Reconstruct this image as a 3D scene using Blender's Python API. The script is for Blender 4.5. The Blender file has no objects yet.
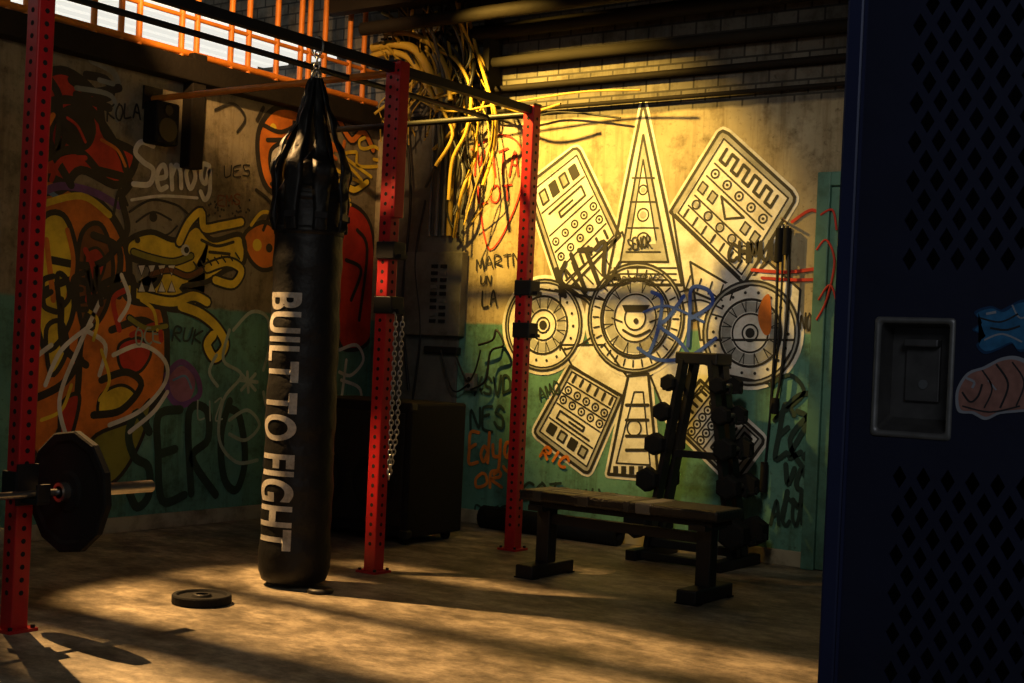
import bpy, bmesh, math, random
from mathutils import Vector, Matrix
random.seed(7)
R2=math.radians
# ---------------------------------------------------------------- survey constants
F=1350.0; HC=1.16; VH=12.0
ROLL=R2(2.6); YAW=R2(35.1)
cs,sn=math.cos(ROLL),math.sin(ROLL); cy,sy=math.cos(YAW),math.sin(YAW)
XL=-6.45      # left wall plane
YB=7.38       # mural wall plane
def ray(px,py):
    dx=px-512; dy=py-341.5
    u=cs*dx+sn*dy; v=-sn*dx+cs*dy
    x=u/F; y=1.0; z=-(v-VH)/F
    return Vector((cy*x-sy*y, sy*x+cy*y, z))
def onY(px,py,Y):
    r=ray(px,py); t=Y/r.y
    return Vector((r.x*t,Y,HC+r.z*t))
def onX(px,py,X):
    r=ray(px,py); t=X/r.x
    return Vector((X,r.y*t,HC+r.z*t))
def onZ(px,py,Z=0):
    r=ray(px,py); t=(Z-HC)/r.z
    return Vector((r.x*t,r.y*t,Z))

# ---------------------------------------------------------------- materials
MATS={}
def new_mat(name):
    m=bpy.data.materials.new(name); m.use_nodes=True
    return m, m.node_tree.nodes, m.node_tree.links, m.node_tree.nodes['Principled BSDF']
def ramp(n,pts):
    r=n.new('ShaderNodeValToRGB'); e=r.color_ramp.elements
    while len(e)<len(pts): e.new(0.5)
    for i,(p,c) in enumerate(pts):
        e[i].position=p; e[i].color=(*c,1)
    return r
def mat(name,col,rough=0.6,metal=0.0,var=0.25,scale=12,bump=0.0,spec=0.5,bscale=None,grime=0.0):
    if name in MATS: return MATS[name]
    m,n,l,b=new_mat(name)
    b.inputs['Roughness'].default_value=rough; b.inputs['Metallic'].default_value=metal
    b.inputs['Specular IOR Level'].default_value=spec
    g=n.new('ShaderNodeNewGeometry')
    t=n.new('ShaderNodeTexNoise'); t.inputs['Scale'].default_value=scale; t.inputs['Detail'].default_value=6
    l.new(g.outputs['Position'],t.inputs['Vector'])
    mx=n.new('ShaderNodeMix'); mx.data_type='RGBA'
    mx.inputs[6].default_value=(*[c*(1-var) for c in col],1)
    mx.inputs[7].default_value=(*[min(1,c*(1+var)) for c in col],1)
    l.new(t.outputs['Fac'],mx.inputs[0]); out=mx.outputs[2]
    if grime>0:
        n3=n.new('ShaderNodeTexNoise'); n3.inputs['Scale'].default_value=5; n3.inputs['Detail'].default_value=10; n3.inputs['Roughness'].default_value=0.72
        l.new(g.outputs['Position'],n3.inputs['Vector'])
        k=1-grime
        r3=ramp(n,[(0.36,(k,k*0.95,k*0.85)),(0.54,(1,1,1))]); l.new(n3.outputs['Fac'],r3.inputs[0])
        m3=n.new('ShaderNodeMix'); m3.data_type='RGBA'; m3.blend_type='MULTIPLY'; m3.inputs[0].default_value=1
        l.new(out,m3.inputs[6]); l.new(r3.outputs[0],m3.inputs[7]); out=m3.outputs[2]
    l.new(out,b.inputs['Base Color'])
    if bump>0:
        t2=n.new('ShaderNodeTexNoise'); t2.inputs['Scale'].default_value=bscale or scale*4; t2.inputs['Detail'].default_value=5
        l.new(g.outputs['Position'],t2.inputs['Vector'])
        bp=n.new('ShaderNodeBump'); bp.inputs['Strength'].default_value=bump; bp.inputs['Distance'].default_value=0.01
        l.new(t2.outputs['Fac'],bp.inputs['Height']); l.new(bp.outputs['Normal'],b.inputs['Normal'])
    MATS[name]=m; return m
def emis(name,col,s):
    m,n,l,b=new_mat(name)
    b.inputs['Base Color'].default_value=(*col,1)
    b.inputs['Emission Color'].default_value=(*col,1); b.inputs['Emission Strength'].default_value=s
    MATS[name]=m; return m
def wall_mat(name,k=1.0):
    m,n,l,b=new_mat(name); b.inputs['Roughness'].default_value=0.75
    g=n.new('ShaderNodeNewGeometry'); s=n.new('ShaderNodeSeparateXYZ'); l.new(g.outputs['Position'],s.inputs[0])
    nz=n.new('ShaderNodeTexNoise'); nz.inputs['Scale'].default_value=1.6; nz.inputs['Detail'].default_value=8; nz.inputs['Roughness'].default_value=0.65
    l.new(g.outputs['Position'],nz.inputs['Vector'])
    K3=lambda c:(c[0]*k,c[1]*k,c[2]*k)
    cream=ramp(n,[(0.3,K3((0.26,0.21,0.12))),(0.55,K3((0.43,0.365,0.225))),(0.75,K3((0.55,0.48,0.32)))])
    teal=ramp(n,[(0.3,(0.055,0.165,0.125)),(0.55,(0.11,0.29,0.225)),(0.75,(0.18,0.38,0.29))])
    l.new(nz.outputs['Fac'],cream.inputs[0]); l.new(nz.outputs['Fac'],teal.inputs[0])
    def step(z,w=0.01,noise=0.02):
        n2=n.new('ShaderNodeTexNoise'); n2.inputs['Scale'].default_value=9; l.new(g.outputs['Position'],n2.inputs['Vector'])
        a=n.new('ShaderNodeMath'); a.operation='MULTIPLY_ADD'; l.new(n2.outputs['Fac'],a.inputs[0]); a.inputs[1].default_value=noise; l.new(s.outputs['Z'],a.inputs[2])
        mr=n.new('ShaderNodeMapRange'); mr.inputs[1].default_value=z-w; mr.inputs[2].default_value=z+w
        l.new(a.outputs[0],mr.inputs[0]); return mr
    m1=n.new('ShaderNodeMix'); m1.data_type='RGBA'; st=step(1.365)
    l.new(st.outputs[0],m1.inputs[0]); l.new(teal.outputs[0],m1.inputs[6]); l.new(cream.outputs[0],m1.inputs[7])
    br=n.new('ShaderNodeTexBrick'); br.inputs['Scale'].default_value=3.0
    br.inputs['Color1'].default_value=(0.10,0.092,0.075,1); br.inputs['Color2'].default_value=(0.17,0.155,0.125,1); br.inputs['Mortar'].default_value=(0.03,0.027,0.022,1)
    mp=n.new('ShaderNodeCombineXYZ'); l.new(s.outputs['X'],mp.inputs[0]); l.new(s.outputs['Z'],mp.inputs[1]); l.new(mp.outputs[0],br.inputs['Vector'])
    m2=n.new('ShaderNodeMix'); m2.data_type='RGBA'; st2=step(2.715)
    l.new(st2.outputs[0],m2.inputs[0]); l.new(m1.outputs[2],m2.inputs[6]); l.new(br.outputs[0],m2.inputs[7])
    prev=m2.outputs[2]
    for sc,vec,lo,hi,dark in ((6,(1,1,1),0.34,0.50,(0.50,0.47,0.41)),(1.0,(11,11,0.8),0.36,0.5,(0.68,0.64,0.57)),(28,(1,1,1),0.30,0.42,(0.5,0.47,0.43))):
        mpp=n.new('ShaderNodeMapping'); mpp.inputs['Scale'].default_value=vec; l.new(g.outputs['Position'],mpp.inputs[0])
        n3=n.new('ShaderNodeTexNoise'); n3.inputs['Scale'].default_value=sc; n3.inputs['Detail'].default_value=10; n3.inputs['Roughness'].default_value=0.7
        l.new(mpp.outputs[0],n3.inputs['Vector'])
        r3=ramp(n,[(lo,dark),(hi,(1,1,1))]); l.new(n3.outputs['Fac'],r3.inputs[0])
        m3=n.new('ShaderNodeMix'); m3.data_type='RGBA'; m3.blend_type='MULTIPLY'; m3.inputs[0].default_value=1
        l.new(prev,m3.inputs[6]); l.new(r3.outputs[0],m3.inputs[7]); prev=m3.outputs[2]
    l.new(prev,b.inputs['Base Color'])
    bp=n.new('ShaderNodeBump'); bp.inputs['Strength'].default_value=0.3; bp.inputs['Distance'].default_value=0.01
    l.new(n3.outputs['Fac'],bp.inputs['Height']); l.new(bp.outputs['Normal'],b.inputs['Normal'])
    return m
def floor_mat():
    m,n,l,b=new_mat('dusty_worn_floor')
    g=n.new('ShaderNodeNewGeometry')
    mp=n.new('ShaderNodeMapping'); l.new(g.outputs['Position'],mp.inputs[0]); mp.inputs['Scale'].default_value=(1.0,1.6,1)
    nz=n.new('ShaderNodeTexNoise'); nz.inputs['Scale'].default_value=3.4; nz.inputs['Detail'].default_value=14; nz.inputs['Roughness'].default_value=0.80
    l.new(mp.outputs[0],nz.inputs['Vector'])
    r=ramp(n,[(0.36,(0.08,0.068,0.048)),(0.48,(0.25,0.21,0.15)),(0.62,(0.54,0.46,0.33))]); l.new(nz.outputs['Fac'],r.inputs[0])
    n2=n.new('ShaderNodeTexNoise'); n2.inputs['Scale'].default_value=1.3; n2.inputs['Detail'].default_value=9; n2.inputs['Roughness'].default_value=0.75; l.new(g.outputs['Position'],n2.inputs['Vector'])
    r2=ramp(n,[(0.38,(0.34,0.33,0.31)),(0.54,(1,1,1))]); l.new(n2.outputs['Fac'],r2.inputs[0])
    c=n.new('ShaderNodeMix'); c.data_type='RGBA'; c.blend_type='MULTIPLY'; c.inputs[0].default_value=1
    l.new(r.outputs[0],c.inputs[6]); l.new(r2.outputs[0],c.inputs[7]); l.new(c.outputs[2],b.inputs['Base Color'])
    rr=n.new('ShaderNodeMapRange'); l.new(n2.outputs['Fac'],rr.inputs[0]); rr.inputs[3].default_value=0.35; rr.inputs[4].default_value=0.65
    l.new(rr.outputs[0],b.inputs['Roughness'])
    bp=n.new('ShaderNodeBump'); bp.inputs['Strength'].default_value=0.6; bp.inputs['Distance'].default_value=0.008
    l.new(nz.outputs['Fac'],bp.inputs['Height']); l.new(bp.outputs['Normal'],b.inputs['Normal'])
    return m

RED=mat('red_powdercoat',(0.42,0.010,0.012),0.42,0,0.3,20)
BLK=mat('black_steel',(0.010,0.010,0.011),0.5,0.2,0.4,15)
HOLE=mat('hole_dark',(0.003,0.003,0.003),0.9)
STEEL=mat('bare_steel',(0.45,0.44,0.42),0.3,0.95,0.2,40)
RUB=mat('black_rubber',(0.010,0.010,0.010),0.8,0,0.3,30,0.2,0.2)
VINYL=mat('black_vinyl',(0.006,0.006,0.006),0.5,0,0.4,8,0.7,0.35,bscale=16)
PRINT=mat('bag_print',(0.44,0.42,0.38),0.6,0,0.4,70,grime=0.45)
DWOOD=mat('dark_timber',(0.014,0.011,0.008),0.75,0,0.4,8,0.4,0.2)
NAVY=mat('navy_locker_paint',(0.013,0.015,0.036),0.45,0.1,0.4,7,0.08)
NAVY2=mat('navy_locker_frame',(0.022,0.028,0.078),0.42,0.1,0.3,7)
NAVYIN=mat('locker_interior',(0.002,0.002,0.004),0.8,0,0.3,7)
CHROME=mat('brushed_nickel',(0.24,0.225,0.195),0.45,0.6,0.5,40)
CHROMED=mat('shaded_nickel',(0.12,0.11,0.095),0.5,0.6,0.5,40)  # darker copy of the nickel, pocket shade put into the colour
CREAM=mat('cream_trim',(0.36,0.32,0.22),0.6,0,0.3,5,grime=0.5)
TEALP=mat('teal_trim',(0.09,0.23,0.175),0.55,0,0.3,4,grime=0.4)
GREY=mat('grey_enclosure',(0.13,0.13,0.12),0.55,0.1,0.3,6,grime=0.4)
YEL_C=mat('yellow_cable',(0.46,0.31,0.04),0.5,0,0.4,9)
ORG=mat('orange_lit_paint',(0.75,0.22,0.02),0.5,0.0,0.4,15)  # orange base colour carries the warm light on the bars
TAPE=mat('duct_tape',(0.16,0.16,0.15),0.45,0.2,0.5,20)
TAPE2=mat('worn_tape',(0.035,0.033,0.03),0.5,0.0,0.5,25)
BENCHW=mat('bench_vinyl',(0.009,0.009,0.009),0.42,0,0.5,14,0.5)
CEIL=mat('dark_ceiling',(0.022,0.019,0.014),0.85,0,0.4,3,spec=0.2)

# ---------------------------------------------------------------- mesh builder
class MB:
    def __init__(s): s.v=[];s.f=[];s.m=[];s.sm=[];s.mats=[]
    def mi(s,m):
        if m not in s.mats: s.mats.append(m)
        return s.mats.index(m)
    def face(s,pts,m,smooth=False):
        b=len(s.v); s.v+= [Vector(p) for p in pts]; s.f.append(tuple(range(b,b+len(pts)))); s.m.append(s.mi(m)); s.sm.append(smooth)
    def grid(s,rows,m,closed=True,smooth=True):
        b=len(s.v); k=len(rows[0]); i0=s.mi(m)
        for r in rows: s.v+=[Vector(p) for p in r]
        for i in range(len(rows)-1):
            for j in range(k if closed else k-1):
                a=b+i*k+j; c=b+i*k+(j+1)%k
                s.f.append((a,c,c+k,a+k)); s.m.append(i0); s.sm.append(smooth)
    def box(s,c,size,m,rot=None,ch=0.0):
        hx,hy,hz=[d/2 for d in size]; c=Vector(c); rot=rot or Matrix.Identity(3)
        if ch<=0:
            P=[rot@Vector((x*hx,y*hy,z*hz))+c for x in(-1,1) for y in(-1,1) for z in(-1,1)]
            b=len(s.v); s.v+=P
            for q in [(0,1,3,2),(4,6,7,5),(0,4,5,1),(2,3,7,6),(0,2,6,4),(1,5,7,3)]:
                s.f.append(tuple(b+i for i in q)); s.m.append(s.mi(m)); s.sm.append(False)
            return
        bm=bmesh.new(); bmesh.ops.create_cube(bm,size=1)
        for v in bm.verts: v.co=Vector((v.co.x*size[0],v.co.y*size[1],v.co.z*size[2]))
        bmesh.ops.bevel(bm,geom=bm.edges[:],offset=ch,segments=2,affect='EDGES',profile=0.5)
        b=len(s.v); bm.verts.ensure_lookup_table()
        s.v+=[rot@v.co+c for v in bm.verts]
        for f in bm.faces:
            s.f.append(tuple(b+v.index for v in f.verts)); s.m.append(s.mi(m)); s.sm.append(False)
        bm.free()
    def beam(s,p0,p1,w,h,m,up=Vector((0,0,1)),ch=0.0):
        p0=Vector(p0);p1=Vector(p1); d=(p1-p0); L=d.length; d.normalize()
        if abs(d.dot(up))>0.99: up=Vector((0,1,0))
        x=d; y=up.cross(x).normalized(); z=x.cross(y)
        rot=Matrix((x,y,z)).transposed()
        s.box((p0+p1)/2,(L,w,h),m,rot,ch)
    def cyl(s,p0,p1,r0,m,seg=16,r1=None,caps=True,smooth=True,phase=0):
        p0=Vector(p0);p1=Vector(p1); r1=r0 if r1 is None else r1
        d=(p1-p0).normalized(); a=d.orthogonal().normalized()
        if abs(d.z)<0.9: a=Vector((0,0,1)); a=(a-d*a.dot(d)).normalized()
        bb=d.cross(a)
        A=[];B=[]
        for i in range(seg):
            t=2*math.pi*i/seg+phase; o=a*math.cos(t)+bb*math.sin(t)
            A.append(p0+o*r0);B.append(p1+o*r1)
        s.grid([A,B],m,True,smooth)
        if caps: s.face(list(reversed(A)),m); s.face(B,m)
    def revolve(s,c,ax,prof,m,seg=32,smooth=True,phase=0):
        ax=Vector(ax).normalized(); a=Vector((0,0,1)) if abs(ax.z)<0.9 else Vector((1,0,0)); a=(a-ax*a.dot(ax)).normalized(); bb=ax.cross(a); c=Vector(c)
        rows=[]
        for (t,r) in prof:
            rows.append([c+ax*t+(a*math.cos(2*math.pi*i/seg+phase)+bb*math.sin(2*math.pi*i/seg+phase))*r for i in range(seg)])
        s.grid(rows,m,True,smooth)
    def tube(s,pts,r,m,seg=8,sub=6):
        P=catmull([Vector(p) for p in pts],sub) if sub>1 else [Vector(p) for p in pts]
        rows=[]; a=None
        for i,p in enumerate(P):
            d=(P[min(i+1,len(P)-1)]-P[max(i-1,0)]).normalized()
            if a is None: a=d.orthogonal().normalized()
            a=(a-d*a.dot(d)).normalized(); b=d.cross(a)
            rows.append([p+(a*math.cos(2*math.pi*k/seg)+b*math.sin(2*math.pi*k/seg))*r for k in range(seg)])
        s.grid(rows,m,True,True); s.face(list(reversed(rows[0])),m); s.face(rows[-1],m)
    def torus(s,c,ax1,ax2,ra,rb,r,m,seg=14,sg=6):
        c=Vector(c);ax1=Vector(ax1).normalized();ax2=Vector(ax2).normalized();n=ax1.cross(ax2)
        rows=[]
        for i in range(seg+1):
            t=2*math.pi*i/seg; p=c+ax1*ra*math.cos(t)+ax2*rb*math.sin(t); o=(ax1*math.cos(t)+ax2*math.sin(t)).normalized()
            rows.append([p+(o*math.cos(2*math.pi*k/sg)+n*math.sin(2*math.pi*k/sg))*r for k in range(sg)])
        s.grid(rows,m,True,True)
    def chain(s,p0,p1,m,link=0.035,r=0.004,w=0.011):
        p0=Vector(p0);p1=Vector(p1);d=(p1-p0);L=d.length;d.normalize();n=max(1,int(L/(link*0.78)))
        a=d.orthogonal().normalized();b=d.cross(a)
        for i in range(n):
            s.torus(p0+d*(L*(i+0.5)/n),d,a if i%2 else b,link/2,w,r,m,10,5)
    def obj(s,name):
        me=bpy.data.meshes.new(name); me.from_pydata([tuple(v) for v in s.v],[],s.f)
        for m in s.mats: me.materials.append(m)
        me.polygons.foreach_set('material_index',s.m); me.polygons.foreach_set('use_smooth',s.sm); me.update()
        o=bpy.data.objects.new(name,me); bpy.context.scene.collection.objects.link(o)
        return o
def catmull(P,n):
    if len(P)<3:
        return P
    out=[]
    for i in range(len(P)-1):
        p0=P[max(i-1,0)];p1=P[i];p2=P[i+1];p3=P[min(i+2,len(P)-1)]
        for k in range(n):
            t=k/n; t2=t*t;t3=t2*t
            out.append(0.5*((2*p1)+(p2-p0)*t+(2*p0-5*p1+4*p2-p3)*t2+(3*p1-p0-3*p2+p3)*t3))
    out.append(P[-1]); return out

# ---------------------------------------------------------------- room shell
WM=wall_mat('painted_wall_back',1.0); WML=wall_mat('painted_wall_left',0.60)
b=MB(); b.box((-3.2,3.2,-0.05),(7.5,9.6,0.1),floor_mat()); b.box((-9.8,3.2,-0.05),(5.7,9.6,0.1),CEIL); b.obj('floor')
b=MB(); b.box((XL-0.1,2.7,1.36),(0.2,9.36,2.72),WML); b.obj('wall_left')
b=MB(); b.box((-5.0,YB+0.1,2.0),(16,0.2,4.0),WM); b.obj('wall_back')
b=MB(); b.box((-2.9,2.7,3.62),(7.1,9.36,0.1),CEIL)
for i in range(9):
    if i!=7: b.box((-2.9,-1.2+i*1.0,3.5),(7.1,0.09,0.16),DWOOD)
for i in range(8):  # added unseen slat grate that splits the floor spot into streaks
    b.box((-5.96,3.78+i*0.085+0.012*math.sin(i*5),3.12),(0.55,0.016+0.012*(i%3),0.05),DWOOD)
for x in(-6.22,-5.70): 
    b.box((x,4.08,3.15),(0.02,0.68,0.02),DWOOD)
    for y in (3.75,4.41): b.cyl((x,y,3.15),(x,y,3.58),0.006,BLK,6)
b.obj('ceiling')
b=MB(); b.box((-12.7,2.7,2.0),(0.1,9.36,4.0),CEIL); b.obj('wall_far_left')
b=MB(); b.box((XL+0.012,2.7,0.045),(0.024,9.3,0.09),CREAM,ch=0.004); b.obj('baseboard_left')
b=MB(); b.box((-4.35,YB-0.012,0.045),(2.6,0.024,0.09),CREAM,ch=0.004); b.obj('baseboard_back')
b=MB(); b.box((XL-0.02,2.7,2.79),(0.26,9.3,0.14),DWOOD,ch=0.01)
b.obj('trim_1')
b=MB(); p=onX(187,95,XL)
b.box((XL+0.05,p.y+0.01,2.55),(0.09,0.11,0.70),DWOOD,ch=0.008)
b.obj('timber_post')
b=MB(); p=onX(155,125,XL); b.box((XL+0.075,p.y-0.02,p.z),(0.12,0.18,0.25),RUB,ch=0.015)
b.cyl((XL+0.135,p.y-0.02,p.z-0.04),(XL+0.141,p.y-0.02,p.z-0.04),0.07,BLK,20); b.cyl((XL+0.135,p.y-0.02,p.z+0.075),(XL+0.141,p.y-0.02,p.z+0.075),0.03,BLK,16)
b.box((XL+0.008,p.y-0.02,p.z),(0.016,0.08,0.1),BLK)
b.obj('loudspeaker')
SKY=emis('translucent_skylight',(0.9,0.88,0.80),0.9)
b=MB()
for i in range(36):
    x=-6.75-i*0.165
    b.box((x,2.7,3.28),(0.10,9.3,0.02),SKY); b.box((x-0.083,2.7,3.31),(0.07,9.3,0.02),DWOOD)
b.obj('roof_skylight')
b=MB()
for y in (3.6,3.82,4.3,4.42,4.86,5.05,5.18,5.5,5.62,5.9,6.05,6.3,6.52,6.6,6.75,7.0,7.15):
    b.cyl((XL+0.03,y,2.86),(XL+0.03,y,3.56),0.019,ORG,10)
b.cyl((XL+0.03,2.0,2.90),(XL+0.03,7.3,2.90),0.022,ORG,10)
b.cyl((XL+0.03,2.0,3.12),(XL+0.03,7.3,3.12),0.014,ORG,10)
b.obj('ceiling_railing')
b=MB(); b.box((-3.02,YB-0.03,1.14),(0.08,0.06,2.28),TEALP,ch=0.006); b.box((-2.02,YB-0.03,1.14),(0.08,0.06,2.28),TEALP,ch=0.006); b.box((-2.52,YB-0.03,2.24),(0.92,0.06,0.08),TEALP,ch=0.006)
b.obj('trim_2')
b=MB(); b.box((-2.52,YB-0.02,1.1),(0.92,0.036,2.19),TEALP,ch=0.004); b.box((-2.52,YB-0.04,1.55),(0.6,0.01,0.8),TEALP,ch=0.003); b.box((-2.52,YB-0.04,0.6),(0.6,0.01,0.7),TEALP,ch=0.003)
b.cyl((-2.15,YB-0.035,1.0),(-2.15,YB-0.09,1.0),0.025,STEEL); b.obj('door_1')

# ---------------------------------------------------------------- rig
RX=-4.55; PY=[1.98,3.20,5.32,6.57]; RH=2.63
b=MB()
for y in PY:
    b.box((RX,y,RH/2),(0.075,0.075,RH),RED,ch=0.006)
    b.box((RX,y,0.006),(0.13,0.13,0.012),RED)
    for bx in(-.05,.05):
        for by in (-.05,.05): b.cyl((RX+bx,y+by,0.012),(RX+bx,y+by,0.024),0.009,BLK,6)
    z=0.15
    while z<RH-0.05:
        b.cyl((RX,y-0.0385,z),(RX,y-0.0372,z),0.0105,HOLE,8)
        b.cyl((RX+0.0372,y,z),(RX+0.0385,y,z),0.0105,HOLE,8)
        z+=0.05
    b.box((RX,y,RH+0.005),(0.078,0.078,0.01),BLK)
    if y>2:
        b.cyl((RX-0.03,y,RH-0.05),(XL+0.01,y,RH-0.05),0.019,BLK if y!=5.32 else ORG,12)
        b.box((XL+0.008,y,RH-0.05),(0.014,0.14,0.14),BLK)
b.beam((RX,PY[0],RH-0.03),(RX,PY[-1],RH-0.03),0.045,0.045,BLK)
b.cyl((RX-0.32,PY[0],RH-0.05),(RX-0.32,PY[-1],RH-0.05),0.016,BLK,10)
b.box((RX+0.055,PY[2]-0.01,2.23),(0.03,0.075,0.8),RED,ch=0.004)
for k in range(15): b.cyl((RX+0.055,PY[2]-0.0478,1.88+k*0.05),(RX+0.055,PY[2]-0.0488,1.88+k*0.05),0.008,HOLE,8)
BX=-4.445; BZ=0.540
def jcup(y,z):
    b.box((RX+0.045,y,z+0.03),(0.012,0.095,0.16),BLK,ch=0.003); b.box((RX,y-0.045,z+0.03),(0.09,0.012,0.1),BLK,ch=0.003)
    b.box((RX+0.095,y,z-0.028),(0.11,0.06,0.022),BLK,ch=0.004); b.box((RX+0.147,y,z+0.005),(0.014,0.06,0.07),BLK,ch=0.004)
jcup(PY[0],BZ); jcup(PY[1],BZ)
for y,z in((PY[2],1.66),(PY[2],1.38),(PY[3],1.55),(PY[3],1.30)):
    b.box((RX+0.02,y,z),(0.12,0.10,0.09),BLK,ch=0.006); b.box((RX+0.085,y,z-0.03),(0.05,0.05,0.02),BLK)
b.obj('squat_rack')

# ---------------------------------------------------------------- barbell
b=MB()
b.cyl((BX,1.96,BZ),(BX,3.30,BZ),0.014,STEEL,16)
for s,e in((3.30,3.755),(1.96,1.515)):
    b.cyl((BX,s,BZ),(BX,e,BZ),0.025,STEEL,20); b.cyl((BX,s,BZ),(BX,s+(0.03 if e>s else -0.03),BZ),0.038,STEEL,20)
b.obj('barbell')
def plate(c,ax,R,th,seg=12,phase=0.13,mat_=RUB):
    b=MB(); h=th/2
    prof=[(-h*0.4,0.027),(-h,0.03),(-h,R*0.30),(-h*0.45,R*0.36),(-h*0.45,R*0.80),(-h,R*0.85),(-h,R*0.97),(-h*0.7,R),(h*0.7,R),(h,R*0.97),(h,R*0.85),(h*0.45,R*0.80),(h*0.45,R*0.36),(h,R*0.30),(h,0.03),(h*0.4,0.027),(-h*0.4,0.027)]
    b.revolve(c,ax,prof,mat_,seg,False,phase)
    b.revolve(c,ax,[(-h*1.02,0.027),(-h*1.02,0.04),(h*1.02,0.04),(h*1.02,0.027)],BLK,24)
    return b
plate((BX,3.352,BZ),(0,1,0),0.243,0.036).obj('barbell_weight_plate')
plate((BX,1.905,BZ),(0,1,0),0.243,0.036).obj('barbell_weight_plate')
p=onZ(201,603); plate((p.x,p.y,0.0205),(0,0,1),0.13,0.04,32,0).obj('floor_weight_plate')
pp=onZ(318,593); b=MB(); b.revolve((pp.x,pp.y+0.01,0),(0,0,1),[(0,0.0),(0,0.06),(0.012,0.065),(0.022,0.055),(0.022,0.0)],BLK,24); b.obj('bag_shadow_disc')  # black disc stands in for the bag's shadow on the floor

# ---------------------------------------------------------------- punching bag
b=MB()
BC=Vector((RX-0.01,4.745,0)) 
def brad(z):
    t=(z-0.04)/1.85
    r=0.162+0.009*(1-t)+0.0025*math.sin(z*17)+0.002*math.sin(z*41+1)
    if z<0.09: r*=math.sqrt(max(0,1-((0.09-z)/0.06)**2*0.30))
    return r
prof=[(0.012,0.0),(0.012,brad(0.04)*0.8)]
z=0.03
while z<1.90: prof.append((z,brad(max(z,0.04)))); z+=0.02
prof+= [(1.90,0.155),(1.92,0.14),(1.92,0.0)]
b.revolve(BC,(0,0,1),prof,VINYL,48)
for zz in (1.86,1.70): b.revolve(BC,(0,0,1),[(zz-0.02,brad(zz)),(zz-0.018,brad(zz)+0.004),(zz+0.018,brad(zz)+0.004),(zz+0.02,brad(zz))],VINYL,48)
for i in range(8):
    a=i*math.pi/4+0.25
    rad=Vector((math.cos(a),math.sin(a),0)); tan=Vector((-rad.y,rad.x,0))
    ctrl=[(1.70,0.169,0.036),(1.80,0.178,0.036),(1.90,0.170,0.046),(1.99,0.178+0.014*math.sin(i*3),0.050),(2.06,0.148+0.012*math.cos(i*5),0.040),(2.14,0.120+0.012*math.sin(i*4),0.030),(2.24,0.080+0.012*math.cos(i*2),0.028),(2.34,0.050,0.020),(2.44,0.020,0.012)]
    C=catmull([Vector((z_,r_,w_)) for z_,r_,w_ in ctrl],5)
    rows=[]
    for k,c in enumerate(C):
        o=BC+Vector((0,0,c.x))
        wv=0.006*math.sin(k*0.9+i)
        rows.append([o+rad*(c.y+0.004)-tan*c.z,o+rad*(c.y+0.012+wv)-tan*c.z*0.5,o+rad*(c.y+0.010-wv),o+rad*(c.y+0.014+wv)+tan*c.z*0.5,o+rad*(c.y+0.004)+tan*c.z,o+rad*(c.y-0.004)])
    b.grid(rows,VINYL,True,True)
    pz=BC+Vector((0,0,1.77))+rad*0.186
    b.beam(pz-tan*0.03,pz+tan*0.03,0.012,0.03,BLK)
b.revolve(BC,(0,0,1),[(1.9,0.15),(1.97,0.12),(2.04,0.05),(2.1,0.0)],VINYL,20)
b.torus(BC+Vector((0,0,2.455)),(1,0,0),(0,0,1),0.022,0.026,0.006,STEEL)
b.chain(BC+Vector((0,0,2.46)),BC+Vector((0,0,2.57)),STEEL,0.035,0.005,0.012)
b.torus(BC+Vector((0,0,2.595)),(1,0,0),(0,0,1),0.037,0.045,0.006,STEEL)
b.torus(BC+Vector((0,0,2.45)),(0,1,0),(0.2,0,1),0.03,0.035,0.006,STEEL)
cu=bpy.data.curves.new('t','FONT'); cu.body='BUILT TO FIGHT'; cu.size=1; cu.offset=0.03; cu.space_character=1.06
to=bpy.data.objects.new('t',cu); bpy.context.scene.collection.objects.link(to)
bpy.context.view_layer.update()
dg=bpy.context.evaluated_depsgraph_get(); me=bpy.data.meshes.new_from_object(to.evaluated_get(dg))
bm=bmesh.new(); bm.from_mesh(me); bpy.data.objects.remove(to)
xs=[v.co.x for v in bm.verts]; ys=[v.co.y for v in bm.verts]; x0,x1,y0,y1=min(xs),max(xs),min(ys),max(ys)
for k in range(1,20):
    yy=y0+(y1-y0)*k/20
    bmesh.ops.bisect_plane(bm,geom=bm.verts[:]+bm.edges[:]+bm.faces[:],plane_co=(0,yy,0),plane_no=(0,1,0))
for k in range(1,60):
    xx=x0+(x1-x0)*k/60
    bmesh.ops.bisect_plane(bm,geom=bm.verts[:]+bm.edges[:]+bm.faces[:],plane_co=(xx,0,0),plane_no=(1,0,0))
vd=Vector((-BC.x,-BC.y,0)).normalized()
rt=Vector((-vd.y,vd.x,0))
TZ1,TZ0=1.40,0.185
base=len(b.v); bm.verts.ensure_lookup_table()
for v in bm.verts:
    s_=(v.co.x-x0)/(x1-x0); t_=(v.co.y-y0)/(y1-y0)
    z_=TZ1+(TZ0-TZ1)*s_; ang=R2(-76+70*t_)
    r_=brad(z_)+0.0025
    b.v.append(BC+Vector((0,0,z_))+(vd*math.cos(ang)+rt*math.sin(ang))*r_)
mi=b.mi(PRINT)
for f in bm.faces:
    b.f.append(tuple(base+v.index for v in f.verts)); b.m.append(mi); b.sm.append(True)
bm.free()
b.obj('punching_bag')

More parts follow.
